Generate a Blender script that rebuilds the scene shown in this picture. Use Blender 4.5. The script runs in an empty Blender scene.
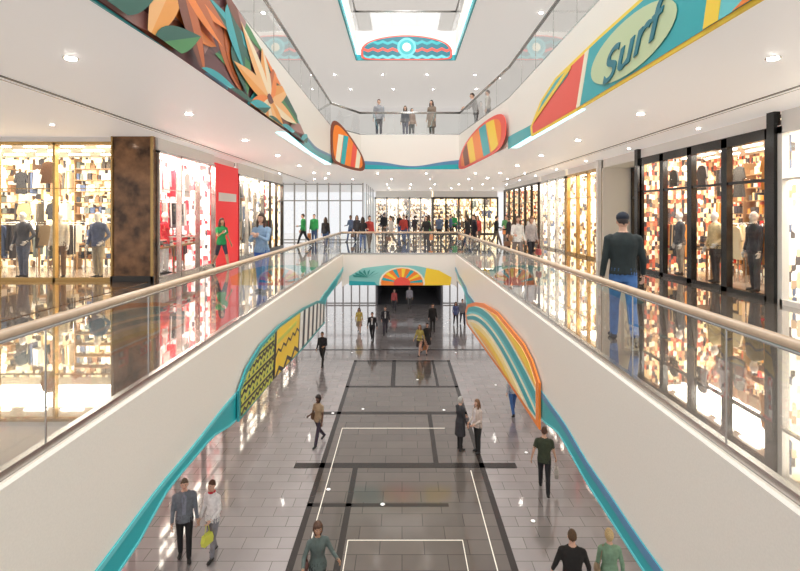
import bpy, math, random
from mathutils import Vector, Matrix, kdtree, noise
random.seed(7)
scene = bpy.context.scene
CZ = 7.5      # camera height above lower floor
MID = 5.75    # middle floor level
UP = 10.96    # upper floor level
CEIL = 9.5    # ceiling of middle floor
TOPC = 14.75  # ceiling of upper floor

# ------------------------------------------------------------ materials
MC = {}
def mat(name, col=(.8,.8,.8), rough=.5, metal=0., emis=0., ecol=None, spec=.5, noise_amt=0., nscale=20., coat=0.):
    if name in MC: return MC[name]
    m = bpy.data.materials.new(name); m.use_nodes = True
    nt = m.node_tree; b = nt.nodes['Principled BSDF']
    c = (col[0], col[1], col[2], 1)
    b.inputs['Base Color'].default_value = c
    b.inputs['Roughness'].default_value = rough
    b.inputs['Metallic'].default_value = metal
    b.inputs['Specular IOR Level'].default_value = spec
    b.inputs['Coat Weight'].default_value = coat
    b.inputs['Coat Roughness'].default_value = .05
    if emis > 0:
        e = ecol or col
        b.inputs['Emission Color'].default_value = (e[0], e[1], e[2], 1)
        b.inputs['Emission Strength'].default_value = emis
    if noise_amt > 0:
        tc = nt.nodes.new('ShaderNodeTexCoord'); n = nt.nodes.new('ShaderNodeTexNoise')
        n.inputs['Scale'].default_value = nscale; n.inputs['Detail'].default_value = 5
        r = nt.nodes.new('ShaderNodeValToRGB')
        r.color_ramp.elements[0].position = .3; r.color_ramp.elements[1].position = .7
        r.color_ramp.elements[0].color = tuple(max(0, x*(1-noise_amt)) for x in col)+(1,)
        r.color_ramp.elements[1].color = tuple(min(1, x*(1+noise_amt)) for x in col)+(1,)
        nt.links.new(tc.outputs['Object'], n.inputs['Vector']); nt.links.new(n.outputs['Fac'], r.inputs['Fac'])
        nt.links.new(r.outputs['Color'], b.inputs['Base Color'])
    MC[name] = m; return m

def merch_mat(name, cols, emis, sc=(5.,5.,2.6)):
    """display wall with a glow put into its colour, pattern standing in for merchandise (irregular upright patches of colour)"""
    m = bpy.data.materials.new(name); m.use_nodes=True; nt=m.node_tree; b=nt.nodes['Principled BSDF']
    tc=nt.nodes.new('ShaderNodeTexCoord'); mp=nt.nodes.new('ShaderNodeMapping'); mp.inputs['Scale'].default_value=sc
    v=nt.nodes.new('ShaderNodeTexVoronoi'); v.inputs['Scale'].default_value=1.; v.distance='CHEBYCHEV'; v.inputs['Randomness'].default_value=.55
    sp=nt.nodes.new('ShaderNodeSeparateColor'); r=nt.nodes.new('ShaderNodeValToRGB'); r.color_ramp.interpolation='CONSTANT'
    n=len(cols)
    while len(r.color_ramp.elements)<n: r.color_ramp.elements.new(.5)
    for i,c in enumerate(cols):
        r.color_ramp.elements[i].position=i/n; r.color_ramp.elements[i].color=tuple(c)+(1,)
    nt.links.new(tc.outputs['Object'],mp.inputs['Vector']); nt.links.new(mp.outputs[0],v.inputs['Vector'])
    nt.links.new(v.outputs['Color'],sp.inputs[0]); nt.links.new(sp.outputs[0],r.inputs['Fac'])
    nt.links.new(r.outputs['Color'],b.inputs['Base Color']); nt.links.new(r.outputs['Color'],b.inputs['Emission Color'])
    b.inputs['Emission Strength'].default_value=emis; b.inputs['Roughness'].default_value=.6  # added glow comes from the pattern colour itself, no lamp sits behind
    MC[name]=m; return m

def schlick(nt, f0, mul=1., power=5.):
    lw = nt.nodes.new('ShaderNodeLayerWeight'); lw.inputs['Blend'].default_value=.5
    p = nt.nodes.new('ShaderNodeMath'); p.operation='POWER'; p.inputs[1].default_value=power
    m = nt.nodes.new('ShaderNodeMath'); m.operation='MULTIPLY_ADD'; m.inputs[1].default_value=(1-f0)*mul; m.inputs[2].default_value=f0*mul
    m.use_clamp=True
    nt.links.new(lw.outputs['Facing'],p.inputs[0]); nt.links.new(p.outputs[0],m.inputs[0]); return m.outputs[0]

def tile_mat(name, c1, c2, cm, w, h, rough, mortar=.006, offset=.5, f0=.05, power=4., gr=.04):
    m = bpy.data.materials.new(name); m.use_nodes = True
    nt = m.node_tree; b = nt.nodes['Principled BSDF']; out=nt.nodes['Material Output']
    tc = nt.nodes.new('ShaderNodeTexCoord')
    br = nt.nodes.new('ShaderNodeTexBrick')
    br.inputs['Color1'].default_value = c1+(1,); br.inputs['Color2'].default_value = c2+(1,)
    br.inputs['Mortar'].default_value = cm+(1,)
    br.inputs['Scale'].default_value = 1; br.inputs['Mortar Size'].default_value = mortar
    br.inputs['Brick Width'].default_value = w; br.inputs['Row Height'].default_value = h
    br.offset = offset; br.inputs['Mortar Smooth'].default_value = .1
    nz = nt.nodes.new('ShaderNodeTexNoise'); nz.inputs['Scale'].default_value = 1.3; nz.inputs['Detail'].default_value = 8
    mx = nt.nodes.new('ShaderNodeMixRGB'); mx.blend_type = 'OVERLAY'; mx.inputs['Fac'].default_value = .18
    nt.links.new(tc.outputs['Object'], br.inputs['Vector'])
    nt.links.new(tc.outputs['Object'], nz.inputs['Vector'])
    nt.links.new(br.outputs['Color'], mx.inputs['Color1']); nt.links.new(nz.outputs['Fac'], mx.inputs['Color2'])
    nt.links.new(mx.outputs['Color'], b.inputs['Base Color'])
    b.inputs['Roughness'].default_value = rough; b.inputs['Specular IOR Level'].default_value = .1
    g=nt.nodes.new('ShaderNodeBsdfGlossy'); g.inputs['Roughness'].default_value=gr; g.inputs['Color'].default_value=(1,.98,.96,1)
    ms=nt.nodes.new('ShaderNodeMixShader'); nt.links.new(schlick(nt,f0,1.,power),ms.inputs[0])
    nt.links.new(b.outputs[0],ms.inputs[1]); nt.links.new(g.outputs[0],ms.inputs[2]); nt.links.new(ms.outputs[0],out.inputs[0])
    MC[name] = m; return m

def glass_mat(name, tint=(.95,.97,.965), f0=.05, mul=1.0):
    m = bpy.data.materials.new(name); m.use_nodes = True
    nt = m.node_tree; nt.nodes.clear()
    o = nt.nodes.new('ShaderNodeOutputMaterial'); mx = nt.nodes.new('ShaderNodeMixShader')
    t = nt.nodes.new('ShaderNodeBsdfTransparent'); t.inputs[0].default_value = tint+(1,)
    g = nt.nodes.new('ShaderNodeBsdfGlossy'); g.inputs['Roughness'].default_value = .01
    nt.links.new(schlick(nt,f0,mul), mx.inputs[0])
    nt.links.new(t.outputs[0], mx.inputs[1]); nt.links.new(g.outputs[0], mx.inputs[2])
    nt.links.new(mx.outputs[0], o.inputs[0]); MC[name] = m; return m

WHITE = mat('white_paint', (.84,.82,.79), .45)
CREAM = mat('cream_fascia', (.85,.805,.74), .35, noise_amt=.03, nscale=60)
CEILM = mat('ceiling_paint_glow', (.81,.785,.76), .5, emis=.27, ecol=(1,.955,.92))  # plain ceiling paint with an added glow that serves as soft fill
LOWC = mat('lower_ceiling_glow', (.7,.68,.66), .5, emis=.36, ecol=(1,.97,.94))  # glow added to the ceiling paint in place of lower-level lamps
TEAL = mat('teal_paint', (.015,.40,.45), .3)
TEALL = mat('teal_light', (.14,.60,.65), .35)
BLUE = mat('blue_paint', (.10,.26,.45), .35)
ORANGE = mat('orange_paint', (.93,.24,.025), .35)
YELLOW = mat('yellow_paint', (.95,.66,.04), .35)
CORAL = mat('coral_paint', (.85,.09,.06), .35)
IVORY = mat('ivory_paint', (.90,.83,.64), .4)
BLACKP = mat('black_paint', (.02,.02,.03), .35)
DKGREEN = mat('dark_green_paint', (.02,.12,.09), .4)
BROWN = mat('brown_paint', (.22,.06,.03), .4)
PURP = mat('plum_paint', (.15,.05,.055), .4)
TAN = mat('tan_paint', (.75,.42,.18), .4)
CYANL = mat('cyan_cove_light', (.4,.95,1), emis=2.2, ecol=(.45,.93,1))
WARMSTRIP = mat('warm_led_strip', (.8,.75,.65), emis=.30, ecol=(1,.92,.8))
LAMP = mat('lamp_lens', (1,1,1), emis=45, ecol=(1,.97,.92))
WOODR = mat('light_wood', (.64,.47,.33), .28, noise_amt=.10, nscale=8, coat=.3)
METAL = mat('brushed_metal', (.55,.54,.52), .25, 1.)
DKMETAL = mat('dark_metal', (.06,.055,.05), .3, .6)
BLACKF = mat('black_frame', (.012,.012,.012), .2)
BRONZE = mat('bronze_stone', (.20,.10,.045), .12, .3, noise_amt=.7, nscale=3)
GLASS = glass_mat('rail_glass',f0=.09)
SGLASS = glass_mat('shop_glass', (.98,.99,.99), .05, .7)
FLOOR_MID = tile_mat('polished_tile', (.22,.19,.165), (.19,.16,.14), (.07,.06,.05), 1.2, .6, .3, f0=.25, power=2.4, gr=.02)
FLOOR_UP = tile_mat('upper_tile', (.6,.57,.54), (.57,.54,.5), (.3,.28,.26), .6, .6, .3)
FLOOR_SIDE = tile_mat('light_grey_tile', (.44,.405,.40), (.355,.325,.32), (.13,.12,.115), .8, .4, .35, mortar=.008, f0=.12, power=2.8, gr=.08)
FLOOR_DARK = tile_mat('taupe_tile', (.155,.132,.115), (.12,.102,.09), (.045,.038,.034), 1.0, .5, .35, mortar=.009, f0=.05, power=3.4, gr=.10)
STRIP = mat('dark_inlay', (.04,.033,.03), .25)
WOODFLOOR = tile_mat('wood_plank_floor', (.26,.13,.05), (.13,.06,.022), (.02,.01,.006), 2.0, .14, .3, mortar=.016, f0=.04, power=4.5)

# ------------------------------------------------------------ mesh builder
class MB:
    def __init__(s): s.v=[]; s.f=[]; s.m=[]; s.mats=[]; s.sm=[]
    def mi(s, m):
        if m not in s.mats: s.mats.append(m)
        return s.mats.index(m)
    def add(s, vs, fs, m, smooth=False):
        o=len(s.v); k=s.mi(m); s.v += [Vector(p) for p in vs]
        for f in fs: s.f.append([i+o for i in f]); s.m.append(k); s.sm.append(smooth)
    def box(s, x0,x1,y0,y1,z0,z1, m, mtop=None, mbot=None):
        vs=[(x0,y0,z0),(x1,y0,z0),(x1,y1,z0),(x0,y1,z0),(x0,y0,z1),(x1,y0,z1),(x1,y1,z1),(x0,y1,z1)]
        s.add(vs,[(0,1,5,4),(1,2,6,5),(2,3,7,6),(3,0,4,7)],m)
        s.add(vs,[(4,5,6,7)],mtop or m); s.add(vs,[(3,2,1,0)],mbot or m)
    def prism(s, pts, off, m, mtop=None, mbot=None):
        n=len(pts); off=Vector(off); a=[Vector(p) for p in pts]; b=[p+off for p in a]
        s.add(a+b, [(i,(i+1)%n,n+(i+1)%n,n+i) for i in range(n)], m)
        s.add(b,[tuple(range(n))],mtop or m); s.add(a,[tuple(reversed(range(n)))],mbot or m)
    def loft(s, rings, m, smooth=True, cap=True):
        n=len(rings[0]); vs=[p for r in rings for p in r]; fs=[]
        for i in range(len(rings)-1):
            for j in range(n):
                fs.append((i*n+j,i*n+(j+1)%n,(i+1)*n+(j+1)%n,(i+1)*n+j))
        if cap: fs.append(tuple(reversed(range(n)))); fs.append(tuple((len(rings)-1)*n+j for j in range(n)))
        s.add(vs,fs,m,smooth)
    def tube(s, pts, rad, m, n=12, step=None, flat=1., ref=None, smooth=True):
        pts=[Vector(p) for p in pts]
        if not isinstance(rad,(list,tuple)): rad=[rad]*len(pts)
        P=[];R=[]
        for i in range(len(pts)-1):
            L=(pts[i+1]-pts[i]).length; k=max(1,int(L/step)) if step else 1
            for j in range(k):
                t=j/k; P.append(pts[i].lerp(pts[i+1],t)); R.append(rad[i]*(1-t)+rad[i+1]*t)
        P.append(pts[-1]); R.append(rad[-1])
        rings=[]; ref=Vector(ref) if ref else None
        for i,p in enumerate(P):
            d=(P[min(i+1,len(P)-1)]-P[max(i-1,0)])
            d = d.normalized() if d.length>1e-9 else Vector((0,0,1))
            r=ref or (Vector((0,1,0)) if abs(d.y)<.9 else Vector((1,0,0)))
            ax=d.cross(r); ax = ax.normalized() if ax.length>1e-6 else Vector((1,0,0)); ay=ax.cross(d).normalized()
            rings.append([p+ax*(math.cos(2*math.pi*j/n)*R[i])+ay*(math.sin(2*math.pi*j/n)*R[i]*flat) for j in range(n)])
        s.loft(rings,m,smooth)
    def ell(s, c, r, m, nu=12, nv=8, M=None):
        c=Vector(c); vs=[];fs=[]
        for i in range(nv+1):
            t=math.pi*i/nv
            for j in range(nu):
                a=2*math.pi*j/nu
                p=Vector((r[0]*math.sin(t)*math.cos(a),r[1]*math.sin(t)*math.sin(a),r[2]*math.cos(t)))
                vs.append(c+(M@p if M else p))
        for i in range(nv):
            for j in range(nu): fs.append((i*nu+j,(i+1)*nu+j,(i+1)*nu+(j+1)%nu,i*nu+(j+1)%nu))
        s.add(vs,fs,m,True)
    def mesh(s, name, X=None):
        me=bpy.data.meshes.new(name)
        me.from_pydata([tuple(X@p) if X else tuple(p) for p in s.v],[],s.f)
        for m in s.mats: me.materials.append(m)
        me.polygons.foreach_set('material_index', s.m); me.polygons.foreach_set('use_smooth', s.sm)
        me.update(); return me
    def build(s, name, X=None, parent=None):
        o=bpy.data.objects.new(name, s.mesh(name,X)); scene.collection.objects.link(o)
        if parent: o.parent=parent
        return o

# ------------------------------------------------------------ room shell
b=MB(); b.box(-14,14,-8,60,-.2,0,FLOOR_SIDE); b.build('floor')
b=MB(); b.box(-2.45,2.45,6,25.6,.001,.006,FLOOR_DARK)
for (x0,x1,y0,y1) in [(-2.45,2.45,21.6,21.8),(-3.2,2.45,18.7,18.95),(-3.2,3.4,14.75,15.05),(-2.45,1.2,12.8,12.95),
    (-.5,-.3,21.8,25.6),(.95,1.1,15.05,18.7),(-1.45,-1.3,8,14.75),(1.5,1.62,21.8,25.6),(-2.45,-2.3,6,25.6),(2.3,2.45,6,25.6),
    (-2.45,2.45,25.4,25.6),(-6,6,27.5,27.7)]:
    b.box(x0,x1,y0,y1,.006,.010,STRIP)
b.build('floor_inlay')
b=MB()
for (x0,x1,y0,y1) in [(-2.1,1.5,17.46,17.5),(-2.1,-2.075,8,17.5),(1.995,2.02,8,14.6),(-1.25,1.4,11.465,11.49),(-1.25,-1.23,9,11.49),(1.38,1.4,9,11.49)]:
    b.box(x0,x1,y0,y1,.010,.014,WARMSTRIP)
b.build('floor_light_strip')
LDOT=mat('floor_lamp_glass',(1,1,1),emis=.9,ecol=(1,.98,.95))
b=MB()
for (x,y) in [(-2.6,18.8),(-1.5,19.2),(.7,22.6),(-2.0,13.6),(-.5,12.9),(1.6,19.1),(4.1,21.9),(3.9,15.7),(-2.7,27),(3.2,12.2),(2.9,27)]:
    b.tube([(x,y,.0),(x,y,.016)],.05,LDOT,16,smooth=False); b.tube([(x,y,.0),(x,y,.013)],.07,METAL,16,smooth=False)
b.build('floor_uplight')

XL,XR,YF,YN=-2.62,2.38,21.8,-.8
def ring_slab(name, pieces, z0, z1, side, top, bot):
    b=MB()
    for pts in pieces: b.prism([(x,y,z0) for x,y in pts],(0,0,z1-z0),side,top,bot)
    return b.build(name)
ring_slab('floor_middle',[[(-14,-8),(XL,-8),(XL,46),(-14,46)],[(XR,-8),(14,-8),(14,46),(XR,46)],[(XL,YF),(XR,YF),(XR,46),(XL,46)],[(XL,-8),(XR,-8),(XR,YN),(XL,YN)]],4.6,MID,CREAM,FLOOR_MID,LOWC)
UL,UR=-2.8,3.2
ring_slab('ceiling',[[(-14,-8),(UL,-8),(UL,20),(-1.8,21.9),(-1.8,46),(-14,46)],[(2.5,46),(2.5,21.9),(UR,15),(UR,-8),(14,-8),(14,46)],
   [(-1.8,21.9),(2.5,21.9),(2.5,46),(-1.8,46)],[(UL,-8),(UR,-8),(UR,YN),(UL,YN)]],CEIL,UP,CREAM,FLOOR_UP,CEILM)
TL,TR=-2.15,2.5
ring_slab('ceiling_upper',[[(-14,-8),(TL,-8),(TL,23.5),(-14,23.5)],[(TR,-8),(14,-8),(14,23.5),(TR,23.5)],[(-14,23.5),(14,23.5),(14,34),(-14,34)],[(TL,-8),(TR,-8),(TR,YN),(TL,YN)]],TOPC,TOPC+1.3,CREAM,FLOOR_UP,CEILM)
b=MB()
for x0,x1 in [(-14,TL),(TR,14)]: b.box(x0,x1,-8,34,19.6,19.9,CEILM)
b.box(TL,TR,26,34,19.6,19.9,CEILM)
for y in range(-6,27,3): b.box(TL,TR,y,y+.15,19.6,19.85,WHITE)
for x in (-.7,.9): b.box(x,x+.1,-8,26,19.6,19.85,WHITE)
b.build('skylight')
b=MB(); b.box(-13.9,-6.5,6,12.8,MID+.001,MID+.012,WOODFLOOR); b.build('wood_deck')

# upper walls
UW=mat('upper_wall_glow',(.86,.85,.84),.5,emis=.18,ecol=(1,.98,.97))  # white wall paint brightened by an added glow; the wall is no lamp
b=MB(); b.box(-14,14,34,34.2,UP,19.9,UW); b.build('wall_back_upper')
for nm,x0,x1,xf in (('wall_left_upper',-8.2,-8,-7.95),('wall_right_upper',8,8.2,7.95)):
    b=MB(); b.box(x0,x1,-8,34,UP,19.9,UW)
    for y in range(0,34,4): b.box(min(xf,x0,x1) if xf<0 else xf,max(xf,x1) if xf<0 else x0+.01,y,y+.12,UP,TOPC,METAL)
    b.build(nm)

def glazing(name,x0,x1,y,z0,z1,nx,zs,fm,w=.07):
    b=MB(); b.add([(x0,y+.03,z0),(x1,y+.03,z0),(x1,y+.03,z1),(x0,y+.03,z1)],[(0,1,2,3)],SGLASS)
    for i in range(nx+1):
        x=x0+(x1-x0)*i/nx; b.box(x-w/2,x+w/2,y-.06,y+.1,z0,z1,fm)
    for z in zs: b.box(x0,x1,y-.05,y+.09,z-w/2,z+w/2,fm)
    return b.build(name)
GREYF=mat('grey_frame',(.4,.4,.4),.35,.2)
glazing('window_1',-12,-2.5,32,MID,CEIL,13,[MID+.1,MID+2.6,CEIL-.1],GREYF)
b=MB(); b.box(-2.45,-2.35,32.2,43.3,MID,CEIL-.6,mat('clouded_glass',(.7,.78,.8),.1,emis=.45,ecol=(.9,.96,1)))  # opaque pane, brightness put into its colour as a glow
for y in range(33,43,2): b.box(-2.35,-2.3,y,y+.1,MID,CEIL,GREYF)
b.build('wall_glass_partition')
glazing('window_2',-9,-2.15,41.5,0,4.6,10,[.1,2.6,4.5],GREYF,.1)
glazing('window_3',3.35,9,41.5,0,4.6,9,[.1,2.6,4.5],GREYF,.1)
DG=mat('dark_grey_wall',(.14,.145,.165),.3)
b=MB(); b.box(-2.1,-2.0,41,59,0,4.6,DG); b.box(3.2,3.3,41,59,0,4.6,DG); b.box(-2,3.2,58.9,59,0,4.6,DG); b.box(-2,3.2,40.9,59,4.45,4.6,DG)
b.box(-2,3.2,41.3,58.9,.001,.01,mat('dark_tunnel_floor',(.09,.09,.10),.3))
for i in range(3): b.box(-1.6,2.8,44+i*5,44.05+i*5,4.4,4.44,mat('tunnel_light',(1,1,1),emis=2,ecol=(.95,.97,1)))
b.build('wall_back_lower')

# ------------------------------------------------------------ fascias (wavy lower edges)
def interp(prof,y):
    for (a,za),(c,zc) in zip(prof,prof[1:]):
        if a<=y<=c:
            t=(y-a)/(c-a); t=t*t*(3-2*t); return za+(zc-za)*t
    return prof[0][1] if y<prof[0][0] else prof[-1][1]
def strip_panel(b,X,y0,y1,topf,botf,m,th,n=80):
    top=[];bot=[]
    for i in range(n+1):
        y=y0+(y1-y0)*i/n; top.append((X,y,topf(y))); bot.append((X,y,botf(y)))
    vs=top+bot+[(x+th,y,z) for x,y,z in top]+[(x+th,y,z) for x,y,z in bot]; k=n+1; fs=[]
    for i in range(n):
        fs+=[(i,i+1,k+i+1,k+i),(2*k+i,3*k+i,3*k+i+1,2*k+i+1),(i,2*k+i,2*k+i+1,i+1),(k+i,k+i+1,3*k+i+1,3*k+i)]
    fs+=[(0,k,3*k,2*k),(n,2*k+n,3*k+n,k+n)]
    b.add(vs,fs,m)
botL=[(YN,CZ-3.3),(3.8,CZ-3.3),(4.6,CZ-3.22),(5.6,CZ-3.0),(6.6,CZ-3.0),(7.7,CZ-3.17),(10,CZ-3.2),(16.3,CZ-3.3),(16.9,CZ-2.85),(18.8,CZ-2.8),(20.6,CZ-2.6),(YF,CZ-2.45)]
tealL=[(YN,CZ-2.98),(3.8,CZ-3.0),(5.6,CZ-2.86),(7.6,CZ-2.76),(9,CZ-2.8),(14,CZ-2.8),(16.9,CZ-2.6),(18.8,CZ-2.5),(20.6,CZ-2.4),(YF,CZ-2.3)]
botR=[(YN,CZ-3.45),(4.7,CZ-3.42),(6,CZ-3.38),(7.4,CZ-3.25),(8.3,CZ-3.4),(12,CZ-3.5),(17.6,CZ-3.5),(18.3,CZ-2.9),(20,CZ-2.7),(YF,CZ-2.45)]
tealR=[(YN,CZ-3.2),(4.7,CZ-3.18),(6,CZ-3.12),(7.4,CZ-2.98),(8.3,CZ-2.95),(12,CZ-2.9),(17.6,CZ-2.8),(18.3,CZ-2.62),(20,CZ-2.5),(YF,CZ-2.3)]
b=MB()
strip_panel(b,XL,YN,YF,lambda y:MID-.02,lambda y:interp(botL,y),CREAM,.05)
strip_panel(b,XL+.05,YN,YF,lambda y:interp(tealL,y),lambda y:interp(botL,y)-.01,TEAL,.012)
strip_panel(b,XL+.062,YN,YF,lambda y:interp(tealL,y)-.0,lambda y:interp(tealL,y)-.05,TEALL,.006)
strip_panel(b,XL+.05,YN,YF,lambda y:interp(botL,y)+.012,lambda y:interp(botL,y)-.014,TEALL,.02)
b.build('fascia_left')
b=MB()
strip_panel(b,XR,YN,YF,lambda y:MID-.02,lambda y:interp(botR,y),CREAM,-.05)
strip_panel(b,XR-.05,YN,YF,lambda y:interp(tealR,y),lambda y:interp(botR,y)-.01,TEAL,-.012)
strip_panel(b,XR-.062,YN,YF,lambda y:interp(tealR,y),lambda y:interp(tealR,y)-.10,BLUE,-.006)
strip_panel(b,XR-.05,YN,YF,lambda y:interp(botR,y)+.012,lambda y:interp(botR,y)-.014,TEALL,-.02)
b.build('fascia_right')
b=MB(); n=40; fs=[]; top=[];bo=[]
for i in range(n+1):
    t=i/n; x=XL+(XR-XL)*t; zb=4.62-.30*abs(2*t-1)**6
    top.append((x,YF-.05,MID-.02)); bo.append((x,YF-.05,zb))
b.add(top+bo,[(i,i+1,n+2+i,n+1+i) for i in range(n)],CREAM)
b.build('fascia_far')

def planeL(X,q=.004): return lambda u,w,k=0: Vector((X+q*k,u,CZ+w))
def planeR(X,dz=0): return lambda u,w,k=0: Vector((X-.004*k,u,CZ+w+dz))
def planeF(Y): return lambda u,w,k=0: Vector((u,Y-.004*k,CZ+w))
def shape(b,P,pts,k,m,th=1):
    a=[P(u,w,k) for u,w in pts]; c=[P(u,w,k+th) for u,w in pts]; n=len(pts)
    b.add(a+c,[(i,(i+1)%n,n+(i+1)%n,n+i) for i in range(n)],m); b.add(c,[tuple(range(n))],m)
def clip(poly, test, inter):
    out=[]
    for i in range(len(poly)):
        a=poly[i-1]; c=poly[i]; ia=test(a); ic=test(c)
        if ic!=ia: out.append(inter(a,c))
        if ic: out.append(c)
    return out
def clip_conv(poly, conv):
    for i in range(len(conv)):
        p=conv[i-1]; q=conv[i]; ex=q[0]-p[0]; ey=q[1]-p[1]
        s=lambda r:(ex*(r[1]-p[1])-ey*(r[0]-p[0]))
        def inter(a,c):
            sa=s(a); sc=s(c); t=sa/(sa-sc); return (a[0]+(c[0]-a[0])*t,a[1]+(c[1]-a[1])*t)
        poly=clip(poly,lambda r:s(r)>=0,inter)
        if len(poly)<3: return []
    return poly
def smooth_poly(pts,it=2):
    for _ in range(it):
        q=[]
        for i in range(len(pts)):
            a=pts[i];c=pts[(i+1)%len(pts)]
            q.append((a[0]*.75+c[0]*.25,a[1]*.75+c[1]*.25)); q.append((a[0]*.25+c[0]*.75,a[1]*.25+c[1]*.75))
        pts=q
    return pts
OFFW=mat('off_white',(.9,.9,.86),.4)
b=MB(); P=planeL(XL+.075)
OL=[(7.7,-3.2),(10,-3.25),(12.9,-3.44),(16.3,-3.55),(16.4,-2.9),(15,-2.6),(12.8,-2.40),(10.3,-2.28),(8.9,-2.33),(8.1,-2.5),(7.7,-2.73)]
shape(b,P,OL,0,mat('board_edge_teal',(.03,.33,.36),.3),8)
inner=[(7.78,-3.15),(12.8,-3.36),(16.2,-3.47),(16.28,-2.95),(14.9,-2.66),(12.8,-2.46),(10.3,-2.34),(9,-2.39),(8.15,-2.58),(7.78,-2.77)]
shape(b,P,inner,8,BLACKP,1)
def cl(poly,k,m): 
    q=clip_conv(poly,inner)
    if q: shape(b,P,q,k,m,1)
OLY=mat('olive_yellow',(.60,.62,.10),.4)
def zig(u0,u1,w0,amp,th,per,k,m):
    n=int((u1-u0)/per*2)+1
    for i in range(n):
        a=u0+i*per/2; c=a+per/2; za=w0+(amp if i%2 else 0); zc=w0+(0 if i%2 else amp)
        cl([(a,za),(c,zc),(c,zc+th),(a,za+th)],k,m)
cl([(7.5,-3.6),(9.6,-3.6),(9.9,-2.2),(7.5,-2.2)],9,OLY)
for r in range(7):
    if r%2: zig(7.6,9.7,-3.3+r*.14,.06,.05,.22,10,BLACKP)
    else:
        cl([(7.6,-3.30+r*.14),(9.8,-3.34+r*.14),(9.8,-3.30+r*.14),(7.6,-3.26+r*.14)],10,BLACKP)
        for i in range(10): cl([(7.7+i*.22,-3.24+r*.14),(7.82+i*.22,-3.24+r*.14),(7.76+i*.22,-3.17+r*.14)],10,DKGREEN)
cl([(9.6,-3.6),(9.75,-3.6),(10.05,-2.2),(9.9,-2.2)],10,BLACKP)
cl([(9.75,-3.6),(11.9,-3.6),(12.4,-2.2),(10.05,-2.2)],9,YELLOW)
zig(9.8,11.9,-3.33,.16,.09,.75,10,BLACKP); zig(9.9,12.0,-2.86,.10,.05,.45,10,BLACKP)
cl([(10.0,-2.62),(11.8,-2.62),(11.9,-2.54),(10.1,-2.54)],10,OLY)
for i in range(7):
    u=12.1+i*.66
    cl([(u,-3.6),(u+.36,-3.6),(u+.70,-2.2),(u+.34,-2.2)],9,OFFW)
b.build('surfboard_panel')
b=MB(); P=planeR(XR-.075)
OR=[(8.3,-3.58),(8.3,-2.81),(8.8,-2.56),(9.4,-2.43),(12,-2.34),(14,-2.5),(15.6,-2.75),(17.4,-3.15),(18,-3.5),(17.6,-3.88),(11,-3.62)]
OR=OR[::-1]
shape(b,P,OR,0,ORANGE,8)
inner=[(8.5,-3.5),(11,-3.54),(17.3,-3.78),(17.6,-3.5),(17.1,-3.2),(15.4,-2.83),(13.8,-2.6),(12,-2.44),(9.5,-2.53),(8.9,-2.66),(8.5,-2.88)]
shape(b,P,inner,8,IVORY,1)
def arcband(o0,o1,m_,k=9):
    f=lambda u:-2.40-.045*(u-12)**2*(.55 if u<12 else .62)-.02*(12-u)
    N=26
    for i in range(N):
        u=8.3+i*9.6/N; v=8.3+(i+1)*9.6/N
        cl([(u,f(u)-o1*(1+.03*(12-u))),(v,f(v)-o1*(1+.03*(12-v))),(v,f(v)-o0*(1+.03*(12-v))),(u,f(u)-o0*(1+.03*(12-u)))],k,m_)
APR=mat('apricot',(.95,.50,.10),.4)
for o0,o1,m_ in [(-.3,.10,YELLOW),(.10,.16,APR),(.22,.40,TEAL),(.40,.48,TEALL),(.56,.70,TEAL),(.80,.95,mat('pale_yellow',(.95,.78,.35),.4)),(.95,1.08,YELLOW),(1.08,1.8,APR)]:
    arcband(o0,o1,m_)
b.build('surfboard_panel')
b=MB(); P=planeF(YF-.06)
inner=[(-2.3,-3.1),(2.1,-3.1),(2.15,-2.75),(1.6,-2.45),(.6,-2.25),(-.6,-2.22),(-1.7,-2.35),(-2.3,-2.7)]
shape(b,P,inner,0,mat('aqua_paint',(.25,.60,.58),.4),3)
cl([(.9,-3.2),(2.3,-3.2),(2.3,-2.1),(1.1,-2.1)],4,YELLOW)
for i,(rr,m_) in enumerate([(1.0,IVORY),(.92,ORANGE)]):
    cl([(.0+rr*math.cos(a*math.pi/12),-3.0+rr*.70*math.sin(a*math.pi/12)) for a in range(0,24)],5+i,m_)
for i in range(7):
    a0=math.pi*(i+.1)/7; cl([(0,-3.0),(.9*math.cos(a0),-3+.63*math.sin(a0)),(.9*math.cos(a0+.2),-3+.63*math.sin(a0+.2))],7,YELLOW if i%2 else TEAL)
cl([(.36*math.cos(a*math.pi/12),-3.0+.26*math.sin(a*math.pi/12)) for a in range(24)],8,CORAL)
for i in range(9):
    a0=math.pi*(i)/9; cx,cy=-1.5,-2.75
    cl([(cx,cy),(cx+.7*math.cos(a0),cy+.34*math.sin(a0)),(cx+.6*math.cos(a0+.16),cy+.3*math.sin(a0+.16)-.05)],6,mat('palm_green',(.03,.28,.25),.4))
cl([(-2.4,-3.2),(-1,-3.2),(-1.2,-2.95),(-2.4,-2.9)],4,TEAL)
b.build('surfboard_panel')

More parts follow.
